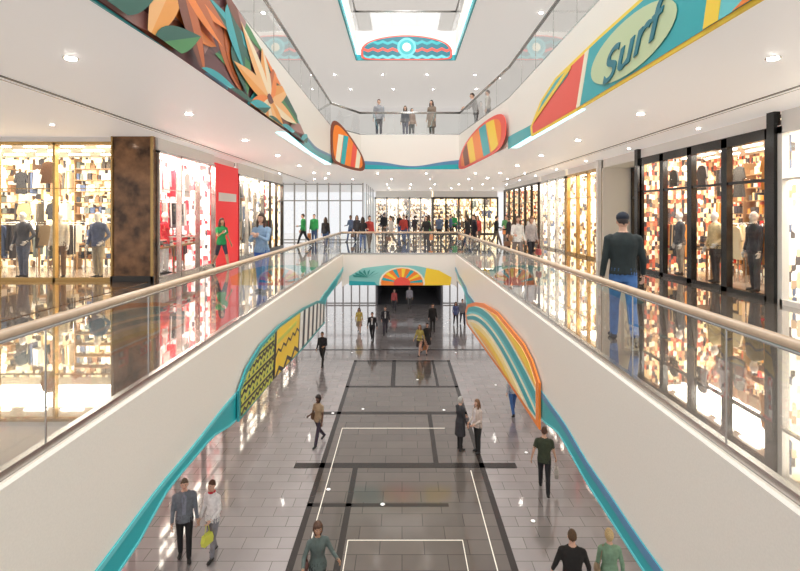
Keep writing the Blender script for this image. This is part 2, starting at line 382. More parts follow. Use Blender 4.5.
# upper fascia art
artTopL=[(YN,UP-.0),(7.5,UP-.02),(9.0,UP-.12),(11,UP-.45),(13,UP-.9),(14.3,UP-1.2),(16,UP-1.3),(20,UP-1.15)]
b=MB(); strip_panel(b,UL,YN,20,lambda y:interp(artTopL,y),lambda y:CEIL-.03-.07*math.sin(y*.5),TEAL,.03)
strip_panel(b,UL+.03,14,20,lambda y:interp(artTopL,y),lambda y:interp(artTopL,y)-.09,BLUE,.006)
P=planeL(UL+.032,.0007)
def topw(y): return interp(artTopL,y)-CZ
inner=[(3,1.93),(14.2,1.98),(14.1,2.2),(13,topw(13)-.03),(10.8,topw(10.8)-.03),(9,topw(9)-.02),(7.5,3.44),(3,3.44)]
shape(b,P,inner,0,PURP,1)
def petal(cx,cy,ang,L,W,k,m,m2=None):
    c,s_=math.cos(ang),math.sin(ang)
    def tr(pp): return [(cx+x*c*1.25-y*s_*1.25,cy+x*s_*.62+y*c*.62) for x,y in pp]
    up=[(i/12*L,W*math.sin(math.pi*(i/12)**.75)) for i in range(13)]
    dn=[(i/12*L,-W*math.sin(math.pi*(i/12)**.75)) for i in range(11,0,-1)]
    cl(tr(up+dn),k,m)
    if m2: cl(tr([(i/12*L,W*math.sin(math.pi*(i/12)**.75)) for i in range(13)]),k+1,m2)
LG=mat('leaf_green',(.07,.27,.09),.4); RUST=mat('rust',(.55,.13,.03),.4); SLATE=mat('slate',(.10,.19,.26),.4); MAUVE=mat('mauve',(.42,.22,.20),.4)
PEACH=mat('petal_peach',(.93,.50,.20),.4); PCREAM=mat('petal_cream',(.93,.76,.52),.4); AMB=mat('petal_amber',(.88,.36,.07),.4)
k=2
pairs=[(DKGREEN,LG),(BROWN,RUST),(TEAL,DKGREEN),(SLATE,TEAL),(MAUVE,BROWN),(LG,DKGREEN),(RUST,ORANGE),(PURP,MAUVE)]
for i in range(42):
    a_,c_=random.choice(pairs)
    petal(random.uniform(3,14),random.uniform(1.8,3.5),random.uniform(0,6.28),random.uniform(1.3,2.4),random.uniform(.25,.5),k,a_,c_); k+=2
for (cx,cy,sc,cs) in [(10.2,2.35,1.05,[(PCREAM,PEACH),(PEACH,AMB),(ORANGE,RUST),(PCREAM,AMB)]),(6.0,2.9,.9,[(ORANGE,RUST),(PEACH,AMB),(BROWN,RUST)])]:
    for j in range(10):
        a_,c_=cs[j%len(cs)]
        petal(cx,cy,j*6.28/10+random.uniform(-.15,.15),random.uniform(1.3,2.1)*sc,.26*sc,k,a_,c_); k+=2
    petal(cx-.2,cy,0,.4,.16,k,BROWN,PURP); k+=2
for i in range(10):
    petal(3.2+i*1.1,1.85,random.uniform(.1,.8),1.3,.22,k,[TEAL,DKGREEN,LG,TEALL][i%4],[DKGREEN,TEAL][i%2]); k+=2
b.build('mural_panel')

b=MB()
waveR=[(YN,CZ+2.72),(9.5,CZ+2.72),(10.8,CZ+2.45),(12,CZ+2.2),(15,CZ+2.3)]
strip_panel(b,UR,YN,15,lambda y:interp(waveR,y),lambda y:CEIL-.06,TEAL,-.02)
P=planeR(UR-.022,-.12)
inner=[(3,2.0),(9,1.98),(12.2,2.0),(12.3,2.25),(11.4,2.7),(10.3,2.92),(8,2.97),(3,2.97)]
shape(b,P,inner,0,YELLOW,6)
inner=[(3,2.05),(9,2.03),(12.05,2.06),(12.1,2.24),(11.2,2.64),(10.2,2.85),(8,2.91),(3,2.91)]
shape(b,P,inner,6,CORAL,1)
cl([(3,1.9),(8.9,1.9),(8.3,3.1),(3,3.1)],7,TEAL)
cl([(8.9,1.9),(9.1,1.9),(8.5,3.1),(8.3,3.1)],8,IVORY)
cl([(9.5,2.75),(12.3,2.3),(12.3,3.1),(9,3.1)],8,TEAL)
cl([(9.3,2.83),(12.3,2.22),(12.3,2.32),(9.3,2.93)],9,YELLOW)
el=[(7.0+1.3*math.cos(a*math.pi/16),2.45+.39*math.sin(a*math.pi/16)) for a in range(32)]
shape(b,P,el,10,mat('sage_cream',(.55,.66,.40),.4),1)
cl([(3,1.9),(5.0,1.9),(4.7,3.1),(3,3.1)],9,TEALL)
cl([(5.0,1.9),(5.25,1.9),(4.95,3.1),(4.7,3.1)],10,YELLOW)
cl([(5.2,1.9),(3.9,1.9),(3.0,2.5),(3,2.6)],11,ORANGE)
sb=b.build('surfboard_sign')
cu=bpy.data.curves.new('surf_lettering','FONT'); cu.body='Surf'; cu.size=.95; cu.extrude=.008; cu.shear=.4; cu.offset=.010; cu.align_x='CENTER'; cu.align_y='CENTER'
to=bpy.data.objects.new('surf_lettering',cu); scene.collection.objects.link(to); cu.materials.append(mat('lettering_teal',(.01,.18,.24),.4))
R=Matrix(((0,0,-1,0),(-1,0,0,0),(0,1,0,0),(0,0,0,1)))
to.matrix_world=Matrix.Translation((UR-.022-.052,7.0,CZ+2.27))@R@Matrix.Rotation(math.radians(7),4,'Z')@Matrix.Diagonal((1.12,.64,1,1))
to.parent=sb
def board_between(name,p0,p1,z,stripes,edge):
    p0=Vector((p0[0],p0[1],0)); p1=Vector((p1[0],p1[1],0)); d=(p1-p0); nrm=Vector((d.y,-d.x,0)).normalized()
    if nrm.y>0: nrm=-nrm
    P=lambda u,w,k=0: p0+d*u+nrm*(.03+.004*k)+Vector((0,0,CZ+w))
    b=MB(); ol=smooth_poly(z,2); shape(b,P,ol,0,edge,5)
    cx=sum(p[0] for p in ol)/len(ol); cy=sum(p[1] for p in ol)/len(ol)
    inn=[(cx+(p[0]-cx)*.86,cy+(p[1]-cy)*.86) for p in ol]
    area=sum(inn[i-1][0]*inn[i][1]-inn[i][0]*inn[i-1][1] for i in range(len(inn)))
    if area<0: inn=inn[::-1]
    shape(b,P,inn,5,stripes[0],1)
    for i,m_ in enumerate(stripes[1:]):
        u=.05+i*.9/len(stripes); q=clip_conv([(u,1.5),(u+.12,1.5),(u+.28,3.2),(u+.14,3.2)],inn)
        if q: shape(b,P,q,6,m_,1)
    return b.build(name)
board_between('surfboard',(-2.8,19.6),(-1.68,21.85),[(0,2.1),(-.04,3.2),(.03,3.75),(.3,3.6),(.7,3.0),(1,2.4),(1.03,1.85),(.6,1.84),(.2,1.95)],[ORANGE,IVORY,TEAL,ORANGE,CORAL,IVORY],BROWN)
board_between('surfboard',(3.14,15.0),(2.5,21.7),[(0,1.98),(-.02,2.9),(.12,3.2),(.5,3.2),(.85,2.85),(1,2.3),(1,1.85),(.5,1.9)],[ORANGE,YELLOW,TEAL,ORANGE,YELLOW,BROWN],CORAL)
b=MB(); n=50; top=[];bo=[];t2=[]
for i in range(n+1):
    t=i/n; x=-1.8+4.3*t; w=.22+.16*(2*t-1)**4+.08*math.sin(t*9)
    bo.append((x,21.86,CEIL-.05)); top.append((x,21.86,CEIL-.05+w)); t2.append((x,21.85,CEIL-.05+w*.55))
b.add(bo+top,[(i,i+1,n+2+i,n+1+i) for i in range(n)],BLUE)
b.add([(x,21.85,z) for x,y,z in bo]+t2,[(i,i+1,n+2+i,n+1+i) for i in range(n)],TEAL)
b.build('fascia_trim')
b=MB(); b.box(UL-.28,UL-.05,12.2,20,CEIL-.02,CEIL-.004,CYANL); b.box(UR+.05,UR+.28,9.5,15,CEIL-.02,CEIL-.004,CYANL); b.box(-1.7,2.4,22.0,22.12,CEIL-.02,CEIL-.004,CYANL)
b.build('cove_light')
b=MB()
for (x0,x1,y0,y1) in [(TL-.02,TL+.04,0,23.5),(TR-.04,TR+.02,0,23.5),(TL,TR,23.44,23.5)]:
    b.box(x0,x1,y0,y1,TOPC-.04,TOPC+.22,TEAL); 
    b.box(x0+.01,x1+.01,y0-.02,y1,TOPC+.22,TOPC+.36,CYANL)
b.build('cove_light')
b=MB(); P=planeF(23.4)
ol=smooth_poly([(-1.95,7.3),(-1.6,7.2),(0,7.2),(2.0,7.2),(2.4,7.3),(2.3,7.9),(1.5,8.25),(.2,8.4),(-1.1,8.25),(-1.9,7.9)],2)
shape(b,P,ol,0,CORAL,4); cc=(.22,7.76); inner=[(cc[0]+(u-cc[0])*.95,cc[1]+(w-cc[1])*.90) for u,w in ol]
shape(b,P,inner,4,mat('deep_teal',(.01,.16,.21),.4),1)
for i in range(10):
    for r in range(3):
        u=-2.05+i*.46; w=7.22+r*.34
        cl([(u,w),(u+.23,w+.10),(u+.46,w),(u+.46,w+.13),(u+.23,w+.23),(u,w+.13)],5,[TEALL,CORAL,TEAL][r])
for rr,m_,k in [(.44,TEALL,6),(.34,TEAL,7),(.2,IVORY,8)]:
    shape(b,P,[(.22+rr*math.cos(a*math.pi/12),7.8+rr*math.sin(a*math.pi/12)) for a in range(24)],k,m_,1)
b.build('surfboard_panel')

# ------------------------------------------------------------ railings (single sheet glass)
def railing(name,path,zf,h,post=1.5,rm=WOODR):
    b=MB()
    for (a,c) in zip(path,path[1:]):
        a=Vector((a[0],a[1],0)); c=Vector((c[0],c[1],0)); d=c-a; L=d.length; u=d/L; nrm=Vector((-u.y,u.x,0))
        k=max(1,round(L/post))
        for i in range(k):
            p=a+u*(L*i/k+.006); q=a+u*(L*(i+1)/k-.006)
            z0=Vector((0,0,zf+.02)); z1=Vector((0,0,zf+h-.02))
            b.add([p+z0,q+z0,q+z1,p+z1],[(0,1,2,3)],GLASS)
            if i: 
                o=a+u*(L*i/k)
                b.prism([tuple(o+u*s1*.004+nrm*s2*.006+Vector((0,0,zf))) for s1,s2 in [(-1,-1),(1,-1),(1,1),(-1,1)]],(0,0,h-.03),METAL)
        vs=[a-nrm*.03,c-nrm*.03,c+nrm*.03,a+nrm*.03]
        b.prism([tuple(v+Vector((0,0,zf-.015))) for v in vs],(0,0,.075),METAL)
        b.tube([a+Vector((0,0,zf+h)),c+Vector((0,0,zf+h))],.042,rm,14,ref=(0,0,1),flat=.8)
        b.tube([a+Vector((0,0,zf+h-.045)),c+Vector((0,0,zf+h-.045))],.018,METAL,8)
    for p in path[1:-1]: b.ell((p[0],p[1],zf+h),(.042,.042,.034),rm)
    return b.build(name)
railing('glass_railing',[(XL-.035,YN),(XL-.035,YF+.03),(XR+.035,YF+.03),(XR+.035,YN)],MID,.95)
railing('glass_railing',[(UL-.05,YN),(UL-.05,20.05),(-1.85,21.98),(2.55,21.98),(UR+.05,15.05),(UR+.05,YN)],UP,1.0,rm=METAL)
railing('glass_railing',[(TL-.05,YN),(TL-.05,23.55),(TR+.05,23.55),(TR+.05,YN)],TOPC+1.3,1.0,rm=METAL)

# ------------------------------------------------------------ ceiling fixtures
b=MB()
for x in (-5.8,6.2): b.box(x-.03,x+.03,2,31,CEIL-.012,CEIL-.002,mat('slot_grey',(.25,.23,.21),.5)); 
for x in (-5.95,6.35): b.box(x-.01,x+.01,2,31,CEIL-.008,CEIL-.002,METAL)
b.build('ceiling_trim')
def downlight(x,y,z,pw,r=.09):
    b=MB(); b.tube([(x,y,z-.010),(x,y,z)],r,METAL,20,smooth=False); b.tube([(x,y,z-.022),(x,y,z)],r*.72,LAMP,16,smooth=False)
    o=b.build('downlight')
    if pw:
        l=bpy.data.lights.new('bulb','SPOT'); l.energy=pw; l.color=(1,.95,.88); l.shadow_soft_size=.05; l.spot_size=math.radians(140); l.spot_blend=1
        lo=bpy.data.objects.new('bulb',l); lo.location=(x,y,z-.04); scene.collection.objects.link(lo); lo.parent=o
for i in range(8):
    y=2.85+3.55*i
    pw=150 if i%2 else 0
    downlight(-4.24,y,CEIL,pw); downlight(4.75,y,CEIL,pw)
    downlight(-7.8,y+1.2,CEIL,0,.05); downlight(6.9,y+1.7,CEIL,0,.05)
for i in range(6): downlight(-6.0+2.4*i,24.5,CEIL,0,.06); downlight(-5+2.2*i,28.5,CEIL,0,.06); downlight(-1+1.6*i,33.5,CEIL,0,.06); downlight(-1+1.6*i,38.5,CEIL,0,.06)
for x in (-5,5): 
    for y in (6,12,18): downlight(x,y,TOPC,0)
for x in (-3.5,-1,1.3,3.8): downlight(x,26,TOPC,0,.06); downlight(x+.5,29,TOPC,0,.06)
for x in (-5,5):
    for y in (9,15,21,27): downlight(x,y,4.6,0,.06)

# ------------------------------------------------------------ shops
def shopfront(name,origin,u,v,W,H,D,panels,frame,back,pal,seed,fh=.14,toph=3.75,lightE=60,rows=0,hb=2.4):
    rnd=random.Random(seed); X=Matrix(((u[0],v[0],0,origin[0]),(u[1],v[1],0,origin[1]),(0,0,1,origin[2]),(0,0,0,1)))
    b=MB(); fl=mat('shop_floor',(.4,.32,.25),.15)
    b.box(0,W,D,D+.05,0,toph-.01,back); b.box(0,.04,.1,D,0,toph-.01,back); b.box(W-.04,W,.1,D,0,toph-.01,back)
    b.box(0,W,.05,D,.0,.02,fl); b.box(0,W,.0,D,H,H+.04,WHITE); b.box(0,W,-.04,.06,H,toph-.005,WHITE)
    sl=mat('shop_light',(1,.95,.85),emis=10,ecol=(1,.94,.82))
    nl=max(1,int(W/.9))
    for i in range(nl):
        x=(i+.5)*W/nl
        for q in (.18,.45,.72): b.box(x-.3,x+.3,D*q,D*q+.08,H-.03,H-.005,sl)
    for i in range(panels+1):
        x=i*W/panels; b.box(x-fh/2,x+fh/2,-.08,.06,0,H,frame)
    b.box(-fh/2,W+fh/2,-.08,.06,H-fh,H+.02,frame); b.box(0,W,-.08,.06,0,.1,frame)
    b.box(0,W,-.06,.04,hb,hb+fh*.3,frame)
    b.add([(0,0,.1),(W,0,.1),(W,0,H-fh),(0,0,H-fh)],[(0,1,2,3)],SGLASS)
    mats=[mat('cloth_%d_%d_%d'%tuple(int(c*99) for c in p),p,.7) for p in pal]
    shelf=mat('shelf_wood',(.36,.20,.09),.4)
    def shirt(xx,y0,zt,L,gm,long=False):
        g=.17; c=xx+.2; lo=1.35 if long else 1.0
        pts=[(c-g*.3,y0,zt-.05),(c+g*.3,y0,zt-.05),(c+g,y0,zt-.1),(c+g*1.45,y0,zt-.38),(c+g*1.15,y0,zt-.42),(c+g*.8,y0,zt-.25),(c+g*lo,y0,zt-L),(c-g*lo,y0,zt-L),(c-g*.8,y0,zt-.25),(c-g*1.15,y0,zt-.42),(c-g*1.45,y0,zt-.38),(c-g,y0,zt-.1)]
        b.prism(pts,(0,.05,0),gm)
    def rail_row(x,w,y0,zt,front=.45,L0=.55,L1=.9):
        b.tube([(x,y0+.1,zt),(x+w,y0+.1,zt)],.012,METAL,6); xx=x+.05
        while xx<x+w-.08:
            gm=rnd.choice(mats); L=rnd.uniform(L0,L1)
            if rnd.random()<front and xx+.45<x+w: shirt(xx,y0,zt,L,gm,rnd.random()<.4); xx+=.43
            else: b.prism([(xx,y0,zt-.06),(xx+.05,y0,zt-.06),(xx+.06,y0-.02,zt-L),(xx-.01,y0-.02,zt-L)],(0,.25,0),gm); xx+=.085
            if rnd.random()<.15: xx+=.12
    x=.15
    while x<W-.5:
        w=min(rnd.uniform(.7,1.2),W-.1-x); kind=rnd.choice('sghgs'); y1=D-.02; y0=D-.38
        if kind=='s':
            z=.3
            while z<H-.4:
                b.box(x,x+w,y0,y1,z,z+.025,shelf); xx=x+.03
                while xx<x+w-.08:
                    ww=rnd.uniform(.06,.16); hh=rnd.uniform(.1,.24)
                    b.box(xx,min(xx+ww,x+w),y0+.05,y1-.05,z+.025,z+.025+hh,rnd.choice(mats)); xx+=ww+.03
                z+=.36
            b.box(x-.02,x,y0,y1,0,z,shelf)
        else:
            for zt in ([1.15,2.15,3.15] if kind=='g' else [1.6,3.0]):
                if zt<H-.05: rail_row(x,w,y0,zt,.35,.55,.9)
        x+=w+.12
    for r in range(rows):
        yy=D*(.24+.22*r); x=.2+rnd.random()*.6
        while x<W-1.1:
            w=rnd.uniform(.8,1.3)
            if rnd.random()<.6:
                b.tube([(x,yy+.1,.02),(x,yy+.1,1.5)],.015,METAL,6); b.tube([(x+w,yy+.1,.02),(x+w,yy+.1,1.5)],.015,METAL,6)
                rail_row(x,w,yy,1.5,.25,.6,1.0)
            else:
                b.box(x,x+w,yy,yy+.5,.78,.83,shelf)
                for (lx,ly) in [(.03,.03),(w-.07,.03),(.03,.43),(w-.07,.43)]: b.box(x+lx,x+lx+.04,yy+ly,yy+ly+.04,0,.78,shelf)
                for i in range(int(w/.2)):
                    for j in range(rnd.randint(2,8)): b.box(x+.04+i*.2,x+.2+i*.2,yy+.08,yy+.42,.83+j*.04,.865+j*.04,rnd.choice(mats))
            if rnd.random()<.5:
                xq=x+.2; hh=rnd.uniform(.5,.9); gm=rnd.choice(mats)
                shirt(xq,yy,H-.35,hh,gm,True)
                b.tube([(xq+.2,yy+.01,H-.40),(xq+.2,yy+.01,H)],.005,METAL,5)
            x+=w+rnd.uniform(.2,.6)
    o=b.build(name,X)
    if lightE:
        l=bpy.data.lights.new('shop_lamp','AREA'); l.shape='RECTANGLE'; l.size=W*.8; l.size_y=D*.5; l.energy=lightE*W; l.color=(1,.91,.78)
        lo=bpy.data.objects.new('shop_lamp',l); scene.collection.objects.link(lo)
        lo.matrix_world=Matrix.Translation(X@Vector((W/2,D*.45,H-.08)))@Matrix(((u[0],-v[0],0,0),(u[1],-v[1],0,0),(0,0,1,0),(0,0,0,1)))
        lo.parent=o
    return o
Wy=(1,.84,.50); Wt=(1,.94,.78)
warm=merch_mat('warm_display_wall',[Wy,(.12,.06,.03),Wt,(.60,.38,.16),Wy,Wt,(.07,.06,.06),(1,.9,.62),(.40,.26,.14),Wt,Wy],1.15,(11,11,6))
white_glow=merch_mat('white_display_wall',[(1,.96,.92),(.75,.04,.06),(1,.95,.9),(1,.97,.93),(.10,.08,.09),(1,.97,.93),(.85,.62,.52),(1,.96,.9),(.5,.42,.42),(.85,.12,.13)],.95,(11,11,6))
neutral_glow=merch_mat('neutral_display_wall',[(1,.95,.87),(.12,.10,.09),(1,.93,.82),(.45,.32,.20),(1,.94,.87),(.14,.16,.22),(1,.94,.85),(.65,.50,.34),(1,.86,.6)],.95,(11,11,6.4))
redwall=mat('red_wall',(.78,.02,.025),.5,emis=.30,ecol=(.9,.03,.04))  # red wall colour with a glow added to it
amber=merch_mat('amber_display_wall',[(.95,.62,.28),(.06,.03,.02),(1,.85,.58),(.35,.06,.03),(.85,.55,.28),(.04,.03,.03),(1,.90,.70),(.6,.12,.05),(.25,.12,.06),(.9,.65,.35),(.08,.07,.07),(.45,.25,.12)],.80,(12,12,7))
palN=[(.03,.03,.035),(.7,.58,.40),(.30,.15,.07),(.08,.11,.2),(.5,.36,.2),(.85,.78,.68),(.10,.08,.06),(.85,.80,.72),(.16,.18,.16),(.05,.04,.04)]
palR=[(.80,.02,.04),(.90,.85,.82),(.03,.03,.04),(.7,.03,.05),(.85,.45,.42),(.2,.2,.22),(.92,.88,.85)]
palW=[(.75,.30,.05),(.62,.03,.02),(.95,.78,.5),(.03,.025,.02),(.30,.13,.05),(.8,.62,.3),(.9,.8,.62),(.10,.08,.07),(.03,.03,.03),(.05,.04,.05)]
gold=mat('gold_frame',(.50,.32,.12),.25,.7)
shopfront('storefront',(-13.5,13.0,MID),(1,0),(0,1),6.0,3.6,3.4,4,gold,warm,palN,1,lightE=70,rows=3,fh=.06)
b=MB(); b.box(-7.48,-6.4,12.88,12.985,MID,CEIL,BRONZE); b.box(-7.5,-6.38,12.84,12.88,MID,MID+.15,DKMETAL); b.box(-7.48,-7.44,12.84,12.88,MID,CEIL,gold); b.box(-6.46,-6.4,12.84,12.88,MID,CEIL,gold); b.build('stone_pillar')
def Lshop(name,y0,W,*a,**k): return shopfront(name,(-6.4,y0,MID),(0,1),(-1,0),W,*a,**k)
Lshop('storefront',13.04,3.9,3.4,1.0,3,METAL,white_glow,palR,2,fh=.05,lightE=50,rows=1)
b=MB(); b.box(-6.55,-6.35,17.02,19.38,MID,CEIL-.25,redwall); b.box(-6.36,-6.33,17.3,19.1,MID+2.2,MID+2.5,WHITE); b.box(-6.9,-6.5,17.02,19.38,CEIL-.25,CEIL,WHITE); b.build('wall_left')
Lshop('storefront',19.45,3.4,3.3,1.0,3,METAL,neutral_glow,palN,3,fh=.05,lightE=50,rows=1)
Lshop('storefront',23.0,3.6,3.3,1.0,3,DKMETAL,warm,palR,4,fh=.05,lightE=50,rows=1)
def Rshop(name,y0,W,*a,**k): return shopfront(name,(7.4,y0,MID),(0,1),(1,0),W,*a,**k)
Rshop('storefront',6.0,3.7,3.45,2.6,3,WHITE,neutral_glow,palN,5,lightE=50,rows=3)
Rshop('storefront',10.0,5.5,3.45,2.6,4,BLACKF,amber,palW,6,fh=.2,lightE=50,rows=3)
Rshop('storefront',18.6,3.6,3.45,2.6,3,gold,warm,palW,8,fh=.1,lightE=50,rows=2)
Rshop('storefront',22.5,4.0,3.45,2.6,3,METAL,neutral_glow,palN,9,fh=.1,lightE=50,rows=2)
Rshop('storefront',27,9,3.45,2.6,6,DKMETAL,amber,palW,19,fh=.1,lightE=20,rows=1)
b=MB()
b.box(7.4,8.6,15.6,15.68,MID,CEIL,WHITE); b.box(7.4,8.6,18.42,18.5,MID,CEIL,WHITE); b.box(7.4,8.6,15.6,18.5,MID+3.45,CEIL,WHITE)
b.add([(8.5,15.6,MID),(8.5,18.5,MID),(8.5,18.5,MID+3.45),(8.5,15.6,MID+3.45)],[(0,1,2,3)],SGLASS)
for y in (15.75,16.6,17.5,18.35): b.box(8.42,8.62,y-.05,y+.05,MID,MID+3.45,BLACKF)
b.box(8.42,8.62,15.7,18.4,MID+3.3,MID+3.45,BLACKF); b.box(8.42,8.62,15.7,18.4,MID+2.3,MID+2.38,BLACKF)
for y in (16.45,16.72): b.box(8.36,8.40,y,y+.03,MID+.8,MID+1.5,METAL)
b.box(9.9,10,15.6,18.5,MID,CEIL,warm)
b.build('door_1')
b=MB()
for y in (9.85,15.5,18.6): b.box(7.25,7.38,y-.1,y+.1,MID,CEIL,BLACKF if y<16 else WHITE)
b.build('door_frame')
shopfront('storefront',(-2.3,43.5,MID),(1,0),(0,1),4.9,3.2,1.2,5,METAL,neutral_glow,palN,12,lightE=30,fh=.14)
shopfront('storefront',(2.7,43.5,MID),(1,0),(0,1),5.6,3.2,1.6,5,DKMETAL,warm,palN,11,lightE=30,fh=.14)
def LL(y0,W,back,pal,sd,side):
    if side<0: return shopfront('storefront',(-7.25,y0,0),(0,1),(-1,0),W,3.4,1.2,3,DKMETAL,back,pal,sd,toph=4.6,lightE=0)
    return shopfront('storefront',(7.25,y0,0),(0,1),(1,0),W,3.4,1.2,3,DKMETAL,back,pal,sd,toph=4.6,lightE=0)
LL(7,6.4,white_glow,palR,21,-1); LL(14,6.4,white_glow,palR,22,-1); LL(21,6.4,warm,palW,23,-1); LL(28,6.4,white_glow,palN,24,-1)
LL(7,6.4,warm,palN,25,1); LL(14,6.4,redwall,palR,26,1); LL(21,6.4,redwall,palR,27,1); LL(28,6.4,amber,palW,28,1)
for s in (-1,1):
    b=MB(); 
    for y in (13.7,20.7,27.7): b.box(s*6.95-.18,s*6.95+.18,y-.25,y+.25,0,4.6,WHITE)
    b.build('column')

# ------------------------------------------------------------ people
SK=[mat('skin_light',(.72,.44,.32),.5),mat('skin_tan',(.5,.28,.17),.5),mat('skin_dark',(.14,.07,.045),.5)]
EYEW=mat('eye_white',(.85,.85,.85),.3); EYED=mat('eye_dark',(.03,.02,.015),.2); LIP=mat('lip',(.5,.16,.13),.4)
def cloth(c): return mat('fabric_%03d_%03d_%03d'%tuple(int(x*255) for x in c),c,.8,noise_amt=.16,nscale=14)
def remesh(mb, vox):
    me=mb.mesh('tmp'); ob=bpy.data.objects.new('tmp',me); scene.collection.objects.link(ob)
    m=ob.modifiers.new('r','REMESH'); m.mode='VOXEL'; m.voxel_size=vox; m.use_smooth_shade=True
    s=ob.modifiers.new('s','SMOOTH'); s.factor=.5; s.iterations=2
    dg=bpy.context.evaluated_depsgraph_get(); ev=ob.evaluated_get(dg); nm=ev.to_mesh()
    V=[v.co.copy() for v in nm.vertices]; F=[tuple(p.vertices) for p in nm.polygons]
    ev.to_mesh_clear(); bpy.data.objects.remove(ob); bpy.data.meshes.remove(me)
    kd=kdtree.KDTree(len(mb.v)); lab=[0]*len(mb.v)
    for f,k in zip(mb.f,mb.m):
        for i in f: lab[i]=k
    for i,p in enumerate(mb.v): kd.insert(p,i)
    kd.balance(); out=MB(); out.mats=list(mb.mats); out.v=V; out.f=[list(f) for f in F]
    for f in F:
        c=(V[f[0]]+V[f[1]]+V[f[2]])/3; out.m.append(lab[kd.find(c)[1]]); out.sm.append(True)
    return out
S=math.sin; C=math.cos; rad=math.radians
STAND=((3,4),(-3,2)); WALK=((24,8),(-20,22)); WALK2=((-18,20),(22,6))
HANG=((4,7,12,0),(2,7,10,0)); SWING=((-18,8,15,.0),(22,8,25,.1)); 
def person(name,x,y,z,yaw,h=1.72,fem=False,top=(.1,.1,.1),bot=(.05,.05,.07),skin=0,hair=(.05,.03,.02),shoe=(.03,.03,.03),legs=STAND,arms=HANG,lean=0,hyaw=0,hpitch=0,style='short',sleeve='long',outfit='trousers',vox=.016,bag=None,mann=False,hem=.86,inner=None,scarf=None):
    TP=cloth(top); BT=cloth(bot); SN=SK[skin]; SH=cloth(shoe); HR=mat('hair_%03d_%03d_%03d'%tuple(int(c*255) for c in hair),hair,.6,noise_amt=.3,nscale=60)
    if mann: SN=mat('mannequin_white',(.8,.78,.75),.35)
    body=MB(); det=MB()
    ca,sa=C(rad(lean)),S(rad(lean))
    def T(p):
        p=Vector(p); 
        if p.z>.95: return Vector((p.x,p.y*ca+(p.z-.95)*sa,.95+(p.z-.95)*ca-p.y*sa))
        return p
    if fem: sec=[(.83,.12,.09),(.88,.165,.118),(.94,.172,.12),(1.02,.15,.105),(1.11,.122,.09),(1.20,.135,.10),(1.28,.152,.122),(1.36,.158,.11),(1.42,.135,.085),(1.46,.085,.065),(1.49,.055,.055)]
    else: sec=[(.83,.13,.09),(.88,.162,.112),(.95,.165,.115),(1.03,.155,.108),(1.12,.15,.105),(1.22,.168,.113),(1.32,.19,.122),(1.39,.19,.112),(1.44,.15,.09),(1.475,.09,.07),(1.50,.06,.06)]
    def sect(z):
        for a,c in zip(sec,sec[1:]):
            if a[0]<=z<=c[0]:
                t=(z-a[0])/(c[0]-a[0]); return (a[1]+(c[1]-a[1])*t,a[2]+(c[2]-a[2])*t)
        return sec[0][1:] if z<sec[0][0] else sec[-1][1:]
    def torso(z0,z1,grow,m,flare=0):
        rings=[]; k=max(2,int((z1-z0)/.022))
        for i in range(k+1):
            zz=z0+(z1-z0)*i/k; rx,ry=sect(max(zz,.88)); g=grow+flare*max(0,(1.0-zz))
            rings.append([T((C(2*math.pi*j/20)*(rx+g),S(2*math.pi*j/20)*(ry+g),zz)) for j in range(20)])
        body.loft(rings,m)
    torso(.83,1.0,0,BT)
    torso(hem,1.49,.012,TP,flare=.08 if outfit in('coat','jacket') else .03)
    if outfit=='skirt': torso(.52,1.0,.01,BT,flare=.10)
    if outfit=='dress': torso(.56,1.0,.012,TP,flare=.14)
    if outfit=='coat': torso(.5,.98,.016,TP,flare=.06)
    body.tube([T((0,0,1.45)),T((0,.008,1.52)),T((0,.015,1.58))],[.06,.052,.05],SN,12,.02)
    if inner:
        det.prism([T((-.035,.125,1.05)),T((.035,.125,1.05)),T((.05,.118,1.42)),T((0,.09,1.46)),T((-.05,.118,1.42))],(0,.02,0),cloth(inner))
    bare = outfit in ('skirt','dress','shorts'); lowest=[]
    lm = SN if bare else BT
    for sgn,(hf,kn) in zip((-1,1),legs):
        hp=Vector((sgn*.088,0,.90)); a=rad(hf); a2=rad(hf-kn)
        kp=hp+Vector((sgn*.005,S(a),-C(a)))*.41; ap=kp+Vector((0,S(a2),-C(a2)))*.40
        m1 = BT if outfit!='dress' else SN
        if outfit=='skirt': m1=SN
        r=[.092,.086,.062] if not bare else [.086,.078,.053]
        body.tube([hp+Vector((0,0,.03)),hp.lerp(kp,.3),kp],r,m1,14,.025)
        body.tube([kp,kp.lerp(ap,.3),ap],[.062,.062,.052] if not bare else [.053,.054,.034],lm,14,.025)
        p=rad(max(0,-(hf-kn)-12)); fd=Vector((sgn*.12,C(p),-S(p))).normalized(); dn=Vector((0,-S(p),-C(p)))
        base=ap+dn*.045
        body.tube([base-fd*.06+dn*.0,base-fd*.02,base+fd*.06,base+fd*.13,base+fd*.175],[.034,.042,.044,.043,.024],SH,12,.03,ref=(0,0,1),flat=.75)
        body.tube([ap+Vector((0,0,.02)),base],[.04,.04],SH if bare==False else SN,10,.02)
    sx=.165 if fem else .185; hands=[]
